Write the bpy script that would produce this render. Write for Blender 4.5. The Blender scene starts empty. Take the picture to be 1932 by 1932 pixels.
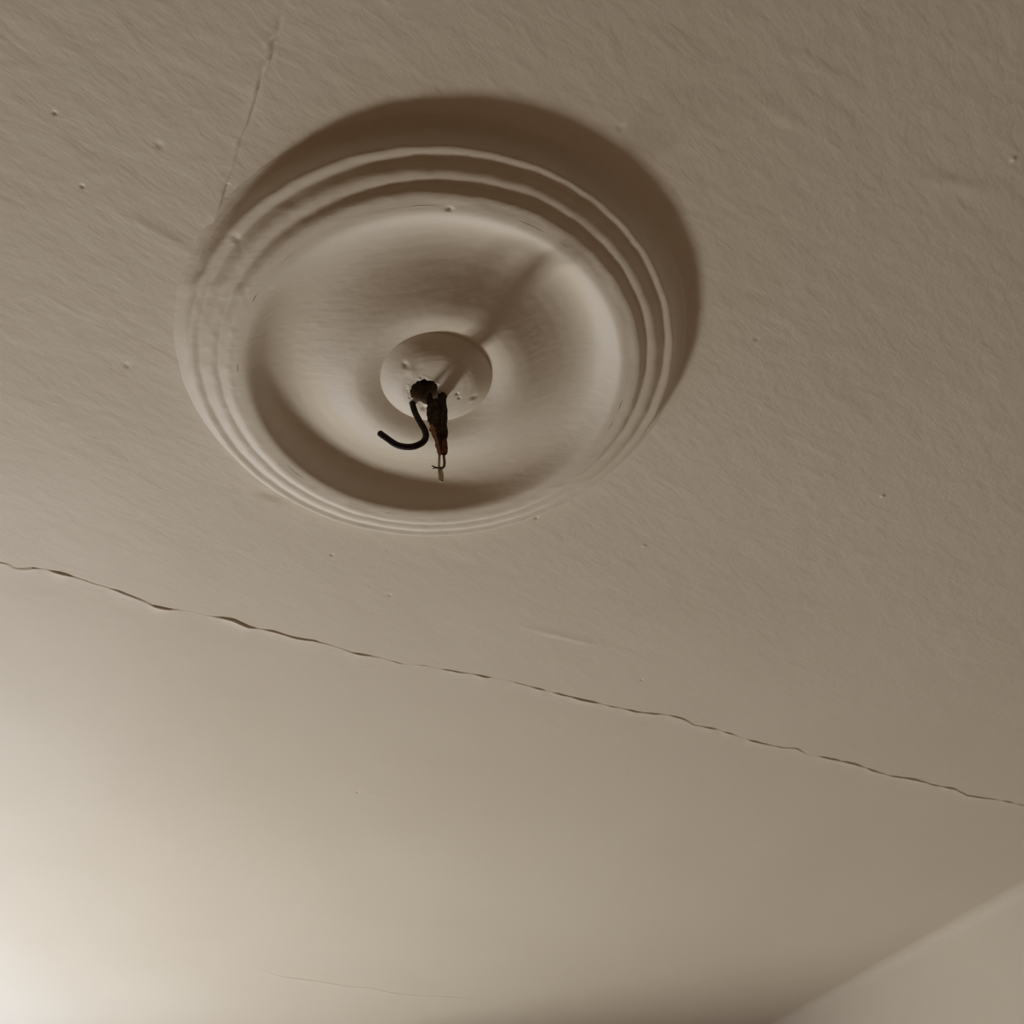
import bpy, math
import numpy as np
from mathutils import Matrix, Vector

scn = bpy.context.scene
col = scn.collection
CEIL = 2.6            # ceiling height; the camera is held 1 m below it
RX, LX, FY, BY = 2.262, -1.75, 3.50, -1.4   # right, left, far and back wall planes

# ------------------------------------------------------------------ camera
PITCH, ROLL, PHI = 0.77396481, -0.1054366, math.radians(31.41)
FPX = 1940.0
Rl = Vector((math.cos(PHI), -math.sin(PHI), 0)); Fh = Vector((math.sin(PHI), math.cos(PHI), 0)); Zu = Vector((0, 0, 1))
Ul = -math.sin(PITCH)*Fh + math.cos(PITCH)*Zu
FW = math.cos(PITCH)*Fh + math.sin(PITCH)*Zu
CR = math.cos(ROLL)*Rl + math.sin(ROLL)*Ul
CU = -math.sin(ROLL)*Rl + math.cos(ROLL)*Ul
EYE = Vector((0, 0, CEIL-1.0))
cam = bpy.data.cameras.new('camera'); co = bpy.data.objects.new('camera', cam); col.objects.link(co)
cam.sensor_width = 36; cam.lens = 36*FPX/1932; cam.clip_start = 0.01
M = Matrix((CR, CU, -FW)).transposed().to_4x4(); M.translation = EYE
co.matrix_world = M
scn.camera = co
cam.dof.use_dof = False

# ------------------------------------------------------------------ world, daylight, exposure
w = bpy.data.worlds.new('world'); scn.world = w; w.use_nodes = True
w.node_tree.nodes['Background'].inputs[0].default_value = (0.75, 0.86, 1.0, 1)
w.node_tree.nodes['Background'].inputs[1].default_value = 1.0
WX, WZ, WW, WH = -0.27, 1.485, 1.20, 1.59      # window centre and size in the far wall
def area(name, loc, rot, sx, sy, power, colr):
    l = bpy.data.lights.new(name, 'AREA'); l.shape = 'RECTANGLE'; l.size = sx; l.size_y = sy
    l.energy = power; l.color = colr
    o = bpy.data.objects.new(name, l); col.objects.link(o); o.location = loc; o.rotation_euler = rot
    return o
WT = 0.12        # wall thickness at the window
# sunlit ground seen through the lower panes; cool lamp added above to brighten nearby ceiling
area('window_ground_light', (-0.36, FY+0.42, 0.78), (math.radians(-90), 0, 0), 0.46, 0.58, 71, (1.0, 0.97, 0.875))
area('window_cool_fill', (-0.4, FY+WT, 2.1), (math.radians(-90), 0, 0), 0.7, 0.25, 7, (0.20, 0.46, 1.0))
scn.view_settings.view_transform = 'Standard'; scn.view_settings.look = 'None'
scn.view_settings.exposure = 0.09; scn.view_settings.gamma = 1.0
scn.view_settings.use_curve_mapping = False

# ------------------------------------------------------------------ helpers
def ray(x, y):
    return (CR*((x-966)/FPX) + CU*((966-y)/FPX) + FW)
def at(x, y, h=0.0):                     # photo point on the plane h below the ceiling
    d = ray(x, y); return EYE + d*((1.0-h)/d.z)
def at_plane(x, y, p, n):                # photo point on a plane
    d = ray(x, y); return EYE + d*((p-EYE).dot(n)/d.dot(n))

def nodes(name, rough=0.7, spec=0.25):
    m = bpy.data.materials.new(name); m.use_nodes = True
    nt = m.node_tree; b = nt.nodes['Principled BSDF']
    b.inputs['Roughness'].default_value = rough; b.inputs['Specular IOR Level'].default_value = spec
    return m, nt, b
def N(nt, t, **kw):
    n = nt.nodes.new(t)
    for k, v in kw.items(): setattr(n, k, v)
    return n
def ramp(nt, fac, c0, c1, p0=0.3, p1=0.7):
    r = N(nt, 'ShaderNodeValToRGB'); nt.links.new(fac, r.inputs[0])
    r.color_ramp.elements[0].position = p0; r.color_ramp.elements[0].color = (*c0, 1)
    r.color_ramp.elements[1].position = p1; r.color_ramp.elements[1].color = (*c1, 1)
    return r.outputs[0]
def noise(nt, vec, scale, detail=4, rough=0.5, dist=0):
    n = N(nt, 'ShaderNodeTexNoise'); n.inputs['Scale'].default_value = scale
    n.inputs['Detail'].default_value = detail; n.inputs['Roughness'].default_value = rough
    n.inputs['Distortion'].default_value = dist
    nt.links.new(vec, n.inputs['Vector']); return n.outputs['Fac']
def mapped(nt, rotz=0, scale=(1, 1, 1)):
    t = N(nt, 'ShaderNodeNewGeometry'); r = N(nt, 'ShaderNodeMapping'); r.vector_type = 'POINT'
    nt.links.new(t.outputs['Position'], r.inputs['Vector']); r.inputs['Rotation'].default_value = (0, 0, rotz)
    s = N(nt, 'ShaderNodeMapping'); nt.links.new(r.outputs[0], s.inputs['Vector'])
    s.inputs['Scale'].default_value = scale
    return s.outputs[0]
def bump(nt, h, dist, strength=1.0, prev=None):
    b = N(nt, 'ShaderNodeBump'); b.inputs['Distance'].default_value = dist; b.inputs['Strength'].default_value = strength
    nt.links.new(h, b.inputs['Height'])
    if prev is not None: nt.links.new(prev, b.inputs['Normal'])
    return b.outputs[0]
def math_node(nt, op, a, b):
    n = N(nt, 'ShaderNodeMath', operation=op)
    for i, v in enumerate((a, b)):
        if isinstance(v, (int, float)): n.inputs[i].default_value = v
        else: nt.links.new(v, n.inputs[i])
    return n.outputs[0]

PAINT_A, PAINT_B = (0.80, 0.735, 0.63), (0.825, 0.765, 0.665)
# painted ceiling: brush drag marks, rougher at the near end
mc, nt, b = nodes('ceiling_paint', 0.62, 0.3)
g = mapped(nt)
base = ramp(nt, noise(nt, g, 2.2, 3), PAINT_A, PAINT_B)
nt.links.new(base, b.inputs['Base Color'])
brush_dir = math.radians(-75)
fine = noise(nt, mapped(nt, math.radians(-16), (44, 90, 40)), 1.0, 4, 0.55, 0.3)
lump = noise(nt, mapped(nt, math.radians(-16), (18, 34, 20)), 1.0, 3, 0.5, 0.3)
streak = noise(nt, mapped(nt, math.radians(35), (7, 70, 10)), 1.0, 2, 0.5)
sep = N(nt, 'ShaderNodeSeparateXYZ'); nt.links.new(g, sep.inputs[0])
mr = N(nt, 'ShaderNodeMapRange'); nt.links.new(sep.outputs['Y'], mr.inputs['Value'])
mr.inputs['From Min'].default_value = 0.55; mr.inputs['From Max'].default_value = 1.5
mr.inputs['To Min'].default_value = 1.0; mr.inputs['To Max'].default_value = 0.12
bn = bump(nt, math_node(nt, 'MULTIPLY', fine, mr.outputs[0]), 0.0006)
bn = bump(nt, math_node(nt, 'MULTIPLY', lump, mr.outputs[0]), 0.0014, 1, bn)
bn = bump(nt, streak, 0.00022, 1, bn)
nt.links.new(bn, b.inputs['Normal'])

mw, nt, b = nodes('wall_paint', 0.65, 0.25)
g = mapped(nt)
nt.links.new(ramp(nt, noise(nt, g, 1.7, 3), PAINT_A, PAINT_B), b.inputs['Base Color'])
nt.links.new(bump(nt, noise(nt, g, 60, 4), 0.0006), b.inputs['Normal'])

mp, nt, b = nodes('plaster_paint', 0.58, 0.32)
g = mapped(nt)
nt.links.new(ramp(nt, noise(nt, g, 9, 3), PAINT_A, PAINT_B), b.inputs['Base Color'])
bn = bump(nt, noise(nt, mapped(nt, math.radians(35), (30, 160, 60)), 1.0, 3, 0.5), 0.0004)
bn = bump(nt, noise(nt, g, 26, 3), 0.0003, 1, bn)
nt.links.new(bn, b.inputs['Normal'])

mf, nt, b = nodes('floor_boards', 0.5, 0.4)
g = mapped(nt)
br = N(nt, 'ShaderNodeTexBrick'); nt.links.new(g, br.inputs['Vector'])
br.inputs['Color1'].default_value = (0.34, 0.165, 0.068, 1); br.inputs['Color2'].default_value = (0.40, 0.20, 0.083, 1)
br.inputs['Mortar'].default_value = (0.06, 0.03, 0.015, 1); br.inputs['Scale'].default_value = 1
br.inputs['Mortar Size'].default_value = 0.002; br.inputs['Brick Width'].default_value = 1.6; br.inputs['Row Height'].default_value = 0.12
nt.links.new(br.outputs['Color'], b.inputs['Base Color'])

def simple(name, c0, c1, scale, rough, spec=0.3, metal=0.0, bd=0.0004, bs=200):
    m, nt, b = nodes(name, rough, spec); g = mapped(nt)
    nt.links.new(ramp(nt, noise(nt, g, scale, 4), c0, c1, 0.38, 0.62), b.inputs['Base Color'])
    b.inputs['Metallic'].default_value = metal
    nt.links.new(bump(nt, noise(nt, g, bs, 4), bd), b.inputs['Normal'])
    return m
m_hook = simple('dark_painted_iron', (0.014, 0.008, 0.003), (0.028, 0.016, 0.007), 120, 0.6, 0.15)
m_cloth = simple('aged_cloth_tape', (0.04, 0.026, 0.015), (0.085, 0.056, 0.034), 110, 0.85, 0.1, bd=0.001, bs=420)
m_dark = simple('perished_black_rubber', (0.02, 0.014, 0.008), (0.05, 0.035, 0.022), 160, 0.8, 0.1, bd=0.0008, bs=380)
m_red = simple('red_brown_tape', (0.10, 0.032, 0.016), (0.16, 0.06, 0.032), 180, 0.75, 0.15)
m_tan = simple('tan_cloth_tape', (0.26, 0.14, 0.07), (0.34, 0.19, 0.10), 180, 0.8, 0.1)
m_cream = simple('yellowed_insulation', (0.42, 0.34, 0.20), (0.52, 0.43, 0.27), 160, 0.6, 0.25)
m_copper = simple('tarnished_copper', (0.075, 0.055, 0.026), (0.13, 0.098, 0.048), 200, 0.5, 0.4, 0.4)
m_paper = simple('faded_brown_wallpaper', (0.40, 0.27, 0.165), (0.46, 0.315, 0.195), 8, 0.85)
m_frame = simple('white_window_paint', (0.70, 0.68, 0.62), (0.75, 0.73, 0.68), 5, 0.4)

def mesh(name, v, f, mat, parent=None, smooth=True):
    me = bpy.data.meshes.new(name)
    v = np.asarray(v, np.float32); f = np.asarray(f, np.int32)
    me.vertices.add(len(v)); me.vertices.foreach_set('co', v.ravel())
    k = f.shape[1]
    me.loops.add(f.size); me.loops.foreach_set('vertex_index', f.ravel())
    me.polygons.add(len(f)); me.polygons.foreach_set('loop_start', np.arange(0, f.size, k, dtype=np.int32))
    me.polygons.foreach_set('loop_total', np.full(len(f), k, np.int32))
    me.update(calc_edges=True); me.validate()
    if smooth: me.polygons.foreach_set('use_smooth', np.ones(len(me.polygons), bool))
    me.materials.append(mat)
    o = bpy.data.objects.new(name, me); col.objects.link(o)
    if parent is not None: o.parent = parent
    return o
def grid_faces(nr, nc, wrap=False, flip=False):
    i = np.arange(nr-1)[:, None]; j = np.arange(nc if wrap else nc-1)[None, :]
    j2 = (j+1) % nc
    q = np.stack([i*nc+j+0*j2, i*nc+j2, (i+1)*nc+j2, (i+1)*nc+j+0*j2], -1).reshape(-1, 4)
    return q[:, ::-1] if flip else q
def boxes(name, bs, mat, parent=None):
    v, f = [], []
    for (x0, y0, z0, x1, y1, z1) in bs:
        n = len(v)
        v += [(x, y, z) for z in (z0, z1) for y in (y0, y1) for x in (x0, x1)]
        f += [[n+a for a in q] for q in ((0, 2, 3, 1), (4, 5, 7, 6), (0, 1, 5, 4), (2, 6, 7, 3), (0, 4, 6, 2), (1, 3, 7, 5))]
    return mesh(name, v, f, mat, parent, smooth=False)
def struct(o, label, cat):
    o['kind'] = 'structure'; o['label'] = label; o['category'] = cat; return o
def tag(o, label, cat): o['label'] = label; o['category'] = cat; return o

def vnoise(x, y, seed=0):                 # smooth value noise on numpy arrays
    x = np.asarray(x, float); y = np.asarray(y, float)
    xi = np.floor(x); yi = np.floor(y); fx = x-xi; fy = y-yi
    fx = fx*fx*(3-2*fx); fy = fy*fy*(3-2*fy)
    def h(a, c):
        t = np.sin(a*127.1+c*311.7+seed*74.7)*43758.5453
        return (t-np.floor(t))*2-1
    return (h(xi, yi)*(1-fx)+h(xi+1, yi)*fx)*(1-fy)+(h(xi, yi+1)*(1-fx)+h(xi+1, yi+1)*fx)*fy

# ------------------------------------------------------------------ ceiling with its cracks, pits and brush ridges
def wpts(px): return np.array([[*at(x, y).to_2d()] for x, y in px])
crack_long = wpts([(-120, 1030), (-40, 1050), (0, 1062), (14, 1066), (30, 1074), (60, 1074), (92, 1077), (125, 1086), (165, 1099), (215, 1113), (255, 1128), (290, 1144), (318, 1149),
    (350, 1152), (395, 1163), (440, 1170), (470, 1183), (510, 1189), (550, 1202), (600, 1211), (640, 1222), (665, 1232), (710, 1239), (755, 1252), (800, 1257), (850, 1266),
    (895, 1273), (960, 1285), (1005, 1298), (1060, 1312), (1110, 1323), (1160, 1334), (1200, 1343), (1262, 1349), (1290, 1357), (1308, 1369), (1340, 1374), (1385, 1388),
    (1430, 1402), (1470, 1410), (1502, 1412), (1520, 1422), (1555, 1429), (1600, 1438), (1640, 1451), (1680, 1464), (1720, 1469), (1760, 1480), (1800, 1488), (1824, 1500), (1900, 1512)])
crack_side = wpts([(528, -60), (523, 0), (521, 60), (505, 78), (511, 100), (509, 120), (490, 133), (486, 165), (476, 200), (466, 235), (448, 270), (440, 310), (425, 350), (410, 400), (400, 440)])
crack_low = wpts([(480, 1826), (530, 1842), (600, 1851), (660, 1861), (700, 1863), (735, 1872), (790, 1878), (850, 1880), (920, 1887)])
PITS = [(626, 1047, -1, .0022), (1665, 936, 1, .0026), (1912, 300, 1, .0028), (1172, 240, -1, .0040), (1210, 1283, -1, .0020), (675, 1495, -1, .0022),
        (240, 690, -1, .004), (1428, 640, -1, .003), (735, 1122, -1, .003), (103, 213, -1, .002), (155, 351, -1, .002), (300, 273, -1, .004), (1062, 872, -1, .003),
        (1730, 1583, 1, .004), (1215, 1030, 1, .003), (1012, 977, -1, .0028), (1015, 745, -1, .001)]
pit_w = [(at(x, y).x, at(x, y).y, s, r) for x, y, s, r in PITS]

def refine(a0, a1, lo, hi, coarse, mid, feats):
    g_ = [np.arange(a0, a1, coarse), np.arange(lo, hi, mid), [a1]]
    for c, hw, st in feats: g_.append(np.arange(c-hw, c+hw, st))
    g_ = np.unique(np.round(np.concatenate(g_), 5)); g_ = g_[(g_ >= a0-1e-9) & (g_ <= a1+1e-9)]
    keep = [g_[0]]
    for t in g_[1:]:
        if t-keep[-1] > 0.0006: keep.append(t)
    keep[-1] = a1
    return np.array(keep)
COVE = 0.028
xs = refine(LX, RX-COVE, -0.25, 2.23, 0.1, 0.004, [(p[0], 0.008, 0.001) for p in pit_w]+[(crack_side[:, 0].mean(), 0.03, 0.0014)])
ys = refine(BY, FY, 0.05, 3.1, 0.1, 0.006, [(p[1], 0.008, 0.001) for p in pit_w]+[(crack_long[:, 1].mean(), 0.030, 0.0009), (crack_low[:, 1].mean(), 0.026, 0.0014)])
X, Y = np.meshgrid(xs, ys)
drop = np.zeros_like(X)
drop += 0.0012*vnoise(X*5, Y*5, 1)+0.0003*vnoise(X*13+3, Y*13, 2)      # hand plastered, not quite flat
def lip(s, a, wsharp, wlong):            # s>0 hangs lower and dies away, sharp edge at 0
    return np.where(s > -wsharp, np.clip((s+wsharp)/wsharp, 0, 1)*np.exp(-np.clip(s, 0, None)/wlong), 0)*a
cl = crack_long[np.argsort(crack_long[:, 0])]
yc = np.interp(X[0], cl[:, 0], cl[:, 1])[None, :]+0.0009*vnoise(X*85, X*0, 5)+0.0009*vnoise(X*34, X*0+7, 6)
amp = 0.0007+0.0007*vnoise(X*16, X*0+3, 7)+0.0008*vnoise(X*48, X*0+9, 8)
amp = np.clip(amp, 0.0001, 0.003)*((X > -0.4) & (X < 2.0))*np.clip((2.0-X)/0.12, 0, 1)
drop += lip(Y-yc, 1.55*amp, 0.0022, 0.009)
drop -= 0.7*amp*np.exp(-((Y-yc+0.0018)/0.0012)**2)
csd = crack_side[np.argsort(crack_side[:, 1])]
xc = np.interp(Y[:, 0], csd[:, 1], csd[:, 0])[:, None]+0.0008*vnoise(Y*90, Y*0, 15)
am2 = np.clip(0.0014+0.0016*vnoise(Y*22, Y*0+3, 17), 0.0001, 0.003)*(Y < 0.75)
drop += lip(xc-X, am2, 0.0014, 0.005)
drop -= 0.0010*np.exp(-((X-xc-0.002)/0.0018)**2)*(am2 > 0.0009)
lo_ = crack_low[np.argsort(crack_low[:, 0])]
yl = np.interp(X[0], lo_[:, 0], lo_[:, 1])[None, :]
inl = np.clip((X-lo_[0, 0])/0.1, 0, 1)*np.clip((lo_[-1, 0]-X)/0.1, 0, 1)
drop += lip(Y-yl, 0.0010*inl, 0.002, 0.010)
for px, py, s, r in pit_w:
    d = np.hypot(X-px, Y-py)/r
    drop += s*(0.0015 if r < 0.0029 else 0.0009)*np.exp(-d*d)
q = at(515, 935); drop -= 0.0022*np.exp(-((X-q.x)/0.02)**2-((Y-q.y)/0.006)**2)     # long shallow dent beside the rose
for (a_, b_, wd, am) in [((1445, 195), (1505, 240), .004, .0012), ((1510, 105), (1595, 155), .005, .0009), ((700, 1500), (720, 1502), .004, .0005), ((1000, 1186), (1120, 1215), .006, .0008),
                         ((1740, 335), (1860, 360), .006, .0010), ((720, 160), (850, 185), .006, .0007), ((270, 425), (340, 465), .006, .0009), ((1500, 290), (1545, 320), .003, .0008)]:
    A, B = at(*a_), at(*b_); dx, dy = B.x-A.x, B.y-A.y; L = math.hypot(dx, dy); dx /= L; dy /= L
    u = (X-A.x)*dx+(Y-A.y)*dy; v_ = -(X-A.x)*dy+(Y-A.y)*dx
    drop += am*np.exp(-(v_/wd)**2)/(1+np.exp(-(u)/0.012))/(1+np.exp((u-L)/0.012))
edge = np.clip((RX-COVE-X)/0.03, 0, 1)*np.clip((FY-Y)/0.03, 0, 1)
V = np.stack([X, Y, CEIL-drop*edge], -1).reshape(-1, 3)
ceiling = struct(mesh('ceiling', V, grid_faces(len(ys), len(xs), flip=True), mc), 'cream painted plaster ceiling with a long hairline crack and brush marks', 'ceiling')

# ------------------------------------------------------------------ walls and floor
prof = [(RX-COVE, CEIL)]+[(RX-COVE+COVE*math.sin(a), CEIL-COVE+COVE*math.cos(a)) for a in np.linspace(0.1, math.pi/2, 14)]
q = None
yy = np.arange(BY, FY+1e-6, 0.02); yy[-1] = FY
zz = np.concatenate([np.arange(CEIL-COVE-0.012, CEIL-0.9, -0.012), np.arange(CEIL-1.0, 0, -0.2), [0.0]])
P2 = np.array(prof+[(RX, z) for z in zz])
Yg, Ig = np.meshgrid(yy, np.arange(len(P2)), indexing='ij')
xx = P2[Ig, 0]; z3 = P2[Ig, 1]
damp = np.clip((CEIL-z3)/0.05, 0, 1)
xx = xx+damp*0.0015*vnoise(Yg*4, z3*4, 31)
wp = at_plane(1895, 1866, Vector((RX, 0, 0)), Vector((1, 0, 0)))
xx = xx+0.003*np.exp(-((Yg-wp.y)/0.018)**2-((z3-wp.z)/0.012)**2)
struct(mesh('wall_right', np.stack([xx, Yg, z3], -1).reshape(-1, 3), grid_faces(len(yy), len(P2)), mw), 'cream painted wall meeting the ceiling in a soft rounded corner', 'wall')
T = WT
x0, x1, z0, z1 = WX-WW/2, WX+WW/2, WZ-WH/2, WZ+WH/2
struct(boxes('wall_far', [(LX-T, FY, 0, x0, FY+T, CEIL), (x1, FY, 0, RX+T, FY+T, CEIL), (x0, FY, 0, x1, FY+T, z0), (x0, FY, z1, x1, FY+T, CEIL)], mw), 'cream painted far wall around the window opening', 'wall')
struct(boxes('wall_left', [(LX-T, BY, 0, LX, FY, CEIL)], m_paper), 'brown papered left wall', 'wall')
struct(boxes('wall_back', [(LX-T, BY-T, 0, RX+T, BY, CEIL)], m_paper), 'brown papered wall behind the viewer', 'wall')
struct(boxes('floor', [(LX-T, BY-T, -0.1, RX+T, FY+T, 0)], mf), 'brown wooden floorboards', 'floor')
wf = bpy.data.objects.new('window_1', None); col.objects.link(wf); wf.location = (WX, FY+WT+0.04, z0)
struct(wf, 'white painted window in the far wall', 'window')
boxes('window_frame', [(-WW/2, -.03, 0, WW/2, .03, .05), (-WW/2, -.03, WH-.05, WW/2, .03, WH), (-WW/2, -.03, .05, -WW/2+.05, .03, WH-.05), (WW/2-.05, -.03, .05, WW/2, .03, WH-.05), (-WW/2+.05, -.02, 1.02, WW/2-.05, .02, 1.06)], m_frame, wf)

# ------------------------------------------------------------------ ceiling rose
RC = Vector((0.0, 0.0, CEIL))
_ax = Vector((-0.07205875, 0.74943009)); RC.xy = (_ax.x*Rl.x+_ax.y*Fh.x, _ax.x*Rl.y+_ax.y*Fh.y)
rose = bpy.data.objects.new('ceiling_rose', None); col.objects.link(rose); rose.location = RC
tag(rose, 'round cream plaster ceiling rose with stepped rim, dished centre and hook hole', 'ceiling rose')
def smooth_prof(keys, step=0.0012):
    k = np.array(keys); t = np.r_[0, np.cumsum(np.hypot(*np.diff(k, axis=0).T))]
    n = int(t[-1]/step)+2; s = np.linspace(0, t[-1], n)
    return np.stack([np.interp(s, t, k[:, 0]), np.interp(s, t, k[:, 1])], 1)
def relax(p, it):
    p = p.copy()
    for _ in range(it): p[1:-1] = 0.25*p[:-2]+0.5*p[1:-1]+0.25*p[2:]
    return p
def lathe(name, p, nseg, disp, mat, parent):
    th = np.linspace(0, 2*math.pi, nseg, endpoint=False)
    R_, TH = np.meshgrid(p[:, 0], th, indexing='ij'); H_ = np.repeat(p[:, 1][:, None], nseg, 1)
    R2, H2 = disp(R_, H_, TH)
    v = np.stack([R2*np.cos(TH), R2*np.sin(TH), -H2], -1).reshape(-1, 3)
    return mesh(name, v, grid_faces(len(p), nseg, wrap=True), mat, parent)
def loc_of(x, y, h):                      # photo point as polar coordinates on the rose
    p_ = at(x, y, h)-RC; return math.hypot(p_.x, p_.y), math.atan2(p_.y, p_.x)
nick_r, nick_a = loc_of(440, 450, .03)
hole_r, hole_a = loc_of(848, 397, .045)
def rim_disp(R_, H_, TH):
    cx, cy = np.cos(TH), np.sin(TH)
    wob = 0.0005*vnoise(cx*6+9, cy*6+9+R_*20, 41)+0.0002*vnoise(cx*22+30, cy*22+30+R_*90, 42)
    fade = np.clip((R_-0.227)/0.006, 0, 1)
    H2 = H_+wob*np.clip(H_/0.01, 0, 1)*fade+0.0001*fade*vnoise(R_*cx*170, R_*cy*170, 43)
    R2 = R_+0.0008*vnoise(cx*14+50, cy*14+50+H_*60, 44)
    d = np.abs(((TH-nick_a+math.pi) % (2*math.pi))-math.pi)*R_
    H2 = H2-0.0018*np.exp(-((d+0.3*(R_-nick_r))/0.0018)**2)*np.exp(-((R_-nick_r)/0.010)**2)
    dh = np.hypot(R_*cx-hole_r*math.cos(hole_a), R_*cy-hole_r*math.sin(hole_a))
    H2 = H2-0.003*np.exp(-(dh/0.0026)**2)
    return R2, H2
rim_keys = [(.3050, -.0015), (.3010, .0004), (.2960, .0020), (.2905, .0060), (.2870, .0120), (.2845, .0200), (.2830, .0245), (.2805, .0262), (.2765, .0265), (.2735, .0262), (.2700, .0262),
            (.2665, .0290), (.2625, .0325), (.2590, .0342), (.2560, .0348), (.2525, .0349), (.2490, .0346), (.2465, .0356), (.2430, .0392), (.2395, .0416), (.2355, .0423), (.2262, .0424)]
pr = relax(smooth_prof(rim_keys, 0.0010), 3)
lathe('outer_moulding', pr, 540, rim_disp, mp, rose)
def dish_disp(R_, H_, TH):
    cx, cy = np.cos(TH), np.sin(TH)
    dh = np.hypot(R_*cx-hole_r*math.cos(hole_a), R_*cy-hole_r*math.sin(hole_a))
    return R_, H_+np.clip((0.224-R_)/0.006, 0, 1)*(0.0002*vnoise(R_*cx*30, R_*cy*30, 45)+0.0001*vnoise(R_*cx*170, R_*cy*170, 43))-0.003*np.exp(-(dh/0.0026)**2)
dish_keys = [(.2264, .0424), (.2200, .0424), (.2160, .0415), (.2110, .0372), (.2040, .0300), (.1970, .0236), (.1890, .0196), (.1790, .0172), (.1670, .0170), (.1520, .0200), (.1370, .0258),
             (.1220, .0327), (.1070, .0396), (.0935, .0431), (.0830, .0424), (.0740, .0398), (.0665, .0366), (.0600, .0335)]
pd = relax(smooth_prof(dish_keys, 0.0012), 16)
lathe('dish', pd, 540, dish_disp, mp, rose)
# centre boss with the broken hook hole
pit = at(801, 738, .056)-RC
def boss_disp(R_, H_, TH):
    x = R_*np.cos(TH); y = R_*np.sin(TH)
    H2 = H_+0.0001*vnoise(x*150, y*150, 51)+0.0003*vnoise(x*60, y*60, 52)
    a = np.arctan2(y-pit.y, x-pit.x)
    d = np.hypot(x-pit.x, y-pit.y)
    rr = 0.0143*(1+0.10*vnoise(np.cos(a)*2.2+5, np.sin(a)*2.2+5, 53)+0.08*vnoise(np.cos(a)*5+15, np.sin(a)*5+15, 54))
    s = np.clip((rr+0.0018-d)/0.0030, 0, 1); s = s*s*(3-2*s)
    chip = np.clip(1-np.abs(d-rr-0.004)/0.005, 0, 1)*0.0007*vnoise(x*330, y*330, 55)
    H2 = H2+chip
    # chips
    for (px, py, am, w1) in ((765, 692, -.0035, .0035), (775, 700, .0016, .006), (862, 741, -.0030, .0018), (866, 749, -.0030, .0016), (893, 752, -.0022, .004), (893, 759, .0018, .004), (800, 768, -.004, .004), (806, 760, .003, .004)):
        q_ = at(px, py, .054)-RC
        H2 = H2+0.6*am*np.exp(-(((x-q_.x)**2+(y-q_.y)**2)/w1**2))
    return R_, H2*(1-s)+0.0035*s
rb = .0655
bk = [(rb+.0005, .0345), (rb, .0365), (.0630, .0388), (.0570, .0438), (.0510, .0486), (.0455, .0520), (.0400, .0542), (.0320, .0556), (.0200, .0563), (.0004, .0565)]
pb = relax(smooth_prof(bk, 0.0006), 6)
boss = lathe('centre_boss', pb, 420, boss_disp, mp, rose)
m_pit = simple('shade_toned_raw_plaster', (0.22, 0.175, 0.12), (0.38, 0.31, 0.22), 90, 0.95, 0.05, bd=0.001, bs=260)  # bare plaster inside the hole, its colour darkened to carry the shade there
boss.data.materials.append(m_pit)
for p_ in boss.data.polygons:
    c_ = p_.center
    if math.hypot(c_.x-pit.x, c_.y-pit.y) < 0.0225 and c_.z > -0.0525: p_.material_index = 1

# ------------------------------------------------------------------ tubes
def catmull(P, n):
    P = [Vector(p) for p in P]; out = []
    Q = [P[0]*2-P[1]]+P+[P[-1]*2-P[-2]]
    for i in range(1, len(Q)-2):
        for k in range(n):
            t = k/n; a, b_, c, d = Q[i-1], Q[i], Q[i+1], Q[i+2]
            out.append(0.5*((2*b_)+(c-a)*t+(2*a-5*b_+4*c-d)*t*t+(3*b_-a-3*c+d)*t**3))
    out.append(P[-1]); return out
def tube(name, pts, rad, mat, parent, base, n=8, seg=20, flat=1.0, flat_dir=None, rough=0.0, seed=1, cap=True, twist=0.0):
    C = catmull(pts, n); rr = np.interp(np.linspace(0, 1, len(C)), np.linspace(0, 1, len(rad)), rad)
    up = (flat_dir or Vector((0.3, 0.2, 1))).normalized(); V_, ring = [], []
    T0 = None
    rows = []
    for i, c in enumerate(C):
        t = (C[min(i+1, len(C)-1)]-C[max(i-1, 0)]).normalized()
        u = (up-t*up.dot(t))
        if u.length < 0.05: u = prev_u-t*prev_u.dot(t)
        u.normalize()
        if flat_dir is None: up = u
        prev_u = u
        s = t.cross(u); row = []
        for k in range(seg):
            a = 2*math.pi*k/seg+twist*i
            r = rr[i]*(1+rough*float(vnoise(math.cos(a)*1.7+seed*7, math.sin(a)*1.7+i*0.45, seed)))
            row.append(c+(u*math.cos(a)*flat+s*math.sin(a))*r)
        rows.append(row)
    def capring(i, dirn):
        c = C[i]; res = []
        for f_, o_ in ((0.8, 0.55), (0.4, 0.85), (0.02, 1.0)):
            res.append([c+(p-c)*f_+dirn*rr[i]*0.6*o_ for p in rows[i]])
        return res
    t0 = (C[0]-C[1]).normalized(); t1 = (C[-1]-C[-2]).normalized()
    a = capring(0, t0)[::-1]; z = capring(len(C)-1, t1)
    rows2 = a+rows+z
    v = np.array([[*(p-base)] for row in rows2 for p in row])
    o = mesh(name, v, grid_faces(len(rows2), seg, wrap=True), mat, parent)
    return o

# vertical plane the hook and wires hang in, seen square on
top = at(800, 745, .046)
def hang(x, y, off=0.0): return at_plane(x, y, top+Fh*off, Fh)

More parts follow.
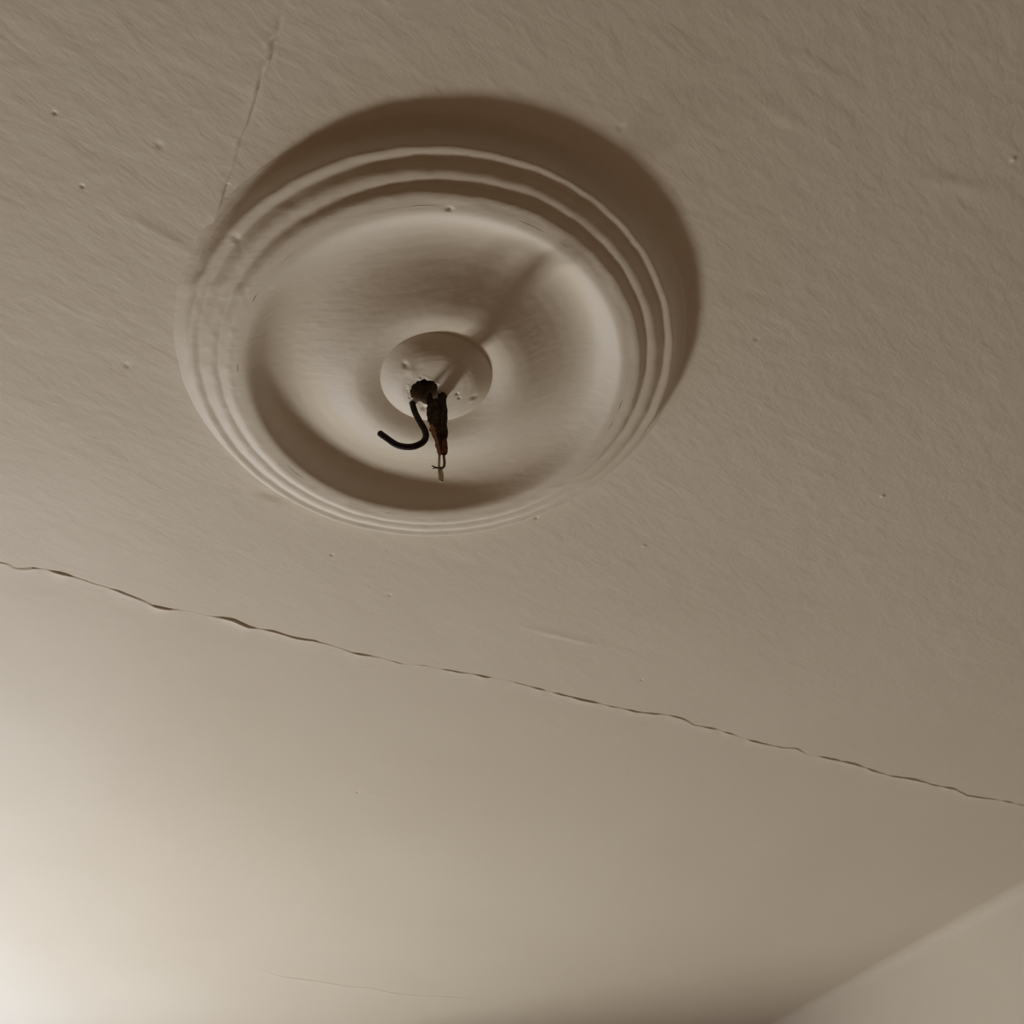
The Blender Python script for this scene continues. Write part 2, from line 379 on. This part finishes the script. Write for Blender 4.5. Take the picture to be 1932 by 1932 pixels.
# ------------------------------------------------------------------ iron hook
hb = hang(777, 748, .004)
hook_pts = [hang(779, 738, .006)+Vector((0, 0, .012)), hang(777, 750, .004), hang(779, 765, .003), hang(784, 780, .002), hang(793, 797), hang(801, 811), hang(803.5, 822, -.001), hang(800, 832, -.002), hang(790, 839, -.003),
            hang(776, 843, -.004), hang(760, 842.5, -.005), hang(746, 838, -.006), hang(732, 828.5, -.007), hang(717, 817.5, -.008)]
hk = tube('ceiling_hook', hook_pts, [.0036]*14, m_hook, None, hb, n=7, seg=20, rough=0.04)
hk.location = hb
tag(hk, 'dark curved iron hook hanging out of the hole in the ceiling rose', 'hook')

# ------------------------------------------------------------------ old wire beside the hook
wb = hang(826, 752, .002)
wire = bpy.data.objects.new('electrical_wire', None); col.objects.link(wire); wire.location = wb
tag(wire, 'old taped electrical wire with frayed bare ends hanging beside the dark hook', 'wire')
tube('cloth_sheath', [hang(808, 740, .009)+Vector((0, 0, .012)), hang(814, 750, .006), hang(818, 762, .003), hang(820, 775), hang(821, 787), hang(823, 798), hang(827, 810), hang(829, 824), hang(831, 840), hang(832.5, 853)],
     [.0050, .0068, .0078, .0086, .0090, .0080, .0066, .0056, .0050, .0046], m_cloth, wire, wb, n=6, seg=28, flat=0.7, flat_dir=Fh, rough=0.22, seed=3)
tube('black_insulation', [hang(826, 742, .004)+Vector((0, 0, .010)), hang(835, 746, -.004), hang(836, 757, -.005), hang(838, 770, -.006), hang(839, 785, -.006), hang(838, 800, -.006), hang(838.5, 815, -.006), hang(838, 832, -.005)],
     [.0040, .0052, .0042, .0036, .0044, .0036, .0038, .0020], m_dark, wire, wb, n=7, seg=20, rough=0.35, seed=5)
tube('tan_tape', [hang(815, 803, -.004), hang(816.5, 811, -.005), hang(820, 822, -.005), hang(826, 838, -.004), hang(828.5, 852, -.004), hang(829.5, 859, -.003)],
     [.0020, .0036, .0024, .0020, .0022, .0018], m_tan, wire, wb, n=6, seg=16, flat=0.6, flat_dir=Fh, rough=0.25, seed=8)
tube('red_tape', [hang(838, 822, -.005), hang(839, 836, -.005), hang(839, 846, -.004), hang(838, 856, -.003)], [.0022, .0032, .0036, .0034], m_red, wire, wb, n=6, seg=18, flat=0.7, flat_dir=Fh, rough=0.12, seed=9)
tube('conductor', [hang(829.5, 850), hang(829, 862), hang(828.5, 874), hang(828.5, 884), hang(829.5, 894), hang(831, 907)], [.0016, .0014, .0014, .0015, .0017, .0018], m_cream, wire, wb, n=6, seg=14, rough=0.08)
tube('conductor', [hang(831, 882, -.002), hang(832.5, 888, -.002), hang(834, 896, -.002), hang(834, 908, -.002)], [.0012, .0015, .0016, .0016], m_cream, wire, wb, n=6, seg=14, rough=0.08)
tube('conductor', [hang(836, 852, -.002), hang(837.5, 862, -.002), hang(838.5, 872, -.003), hang(838, 879, -.004), hang(835, 882.5, -.004), hang(829, 883.5, -.004), hang(824, 882.5, -.004), hang(819, 881, -.005), hang(815, 878.5, -.005)],
     [.0013, .0015, .0015, .0014, .0013, .0012, .0011, .0009, .0006], m_copper, wire, wb, n=6, seg=14)
tube('frayed_strand', [hang(823, 882.4, -.004), hang(819.5, 883.5, -.004), hang(816, 884.5, -.003)], [.0007, .0006, .0004], m_copper, wire, wb, n=5, seg=8)
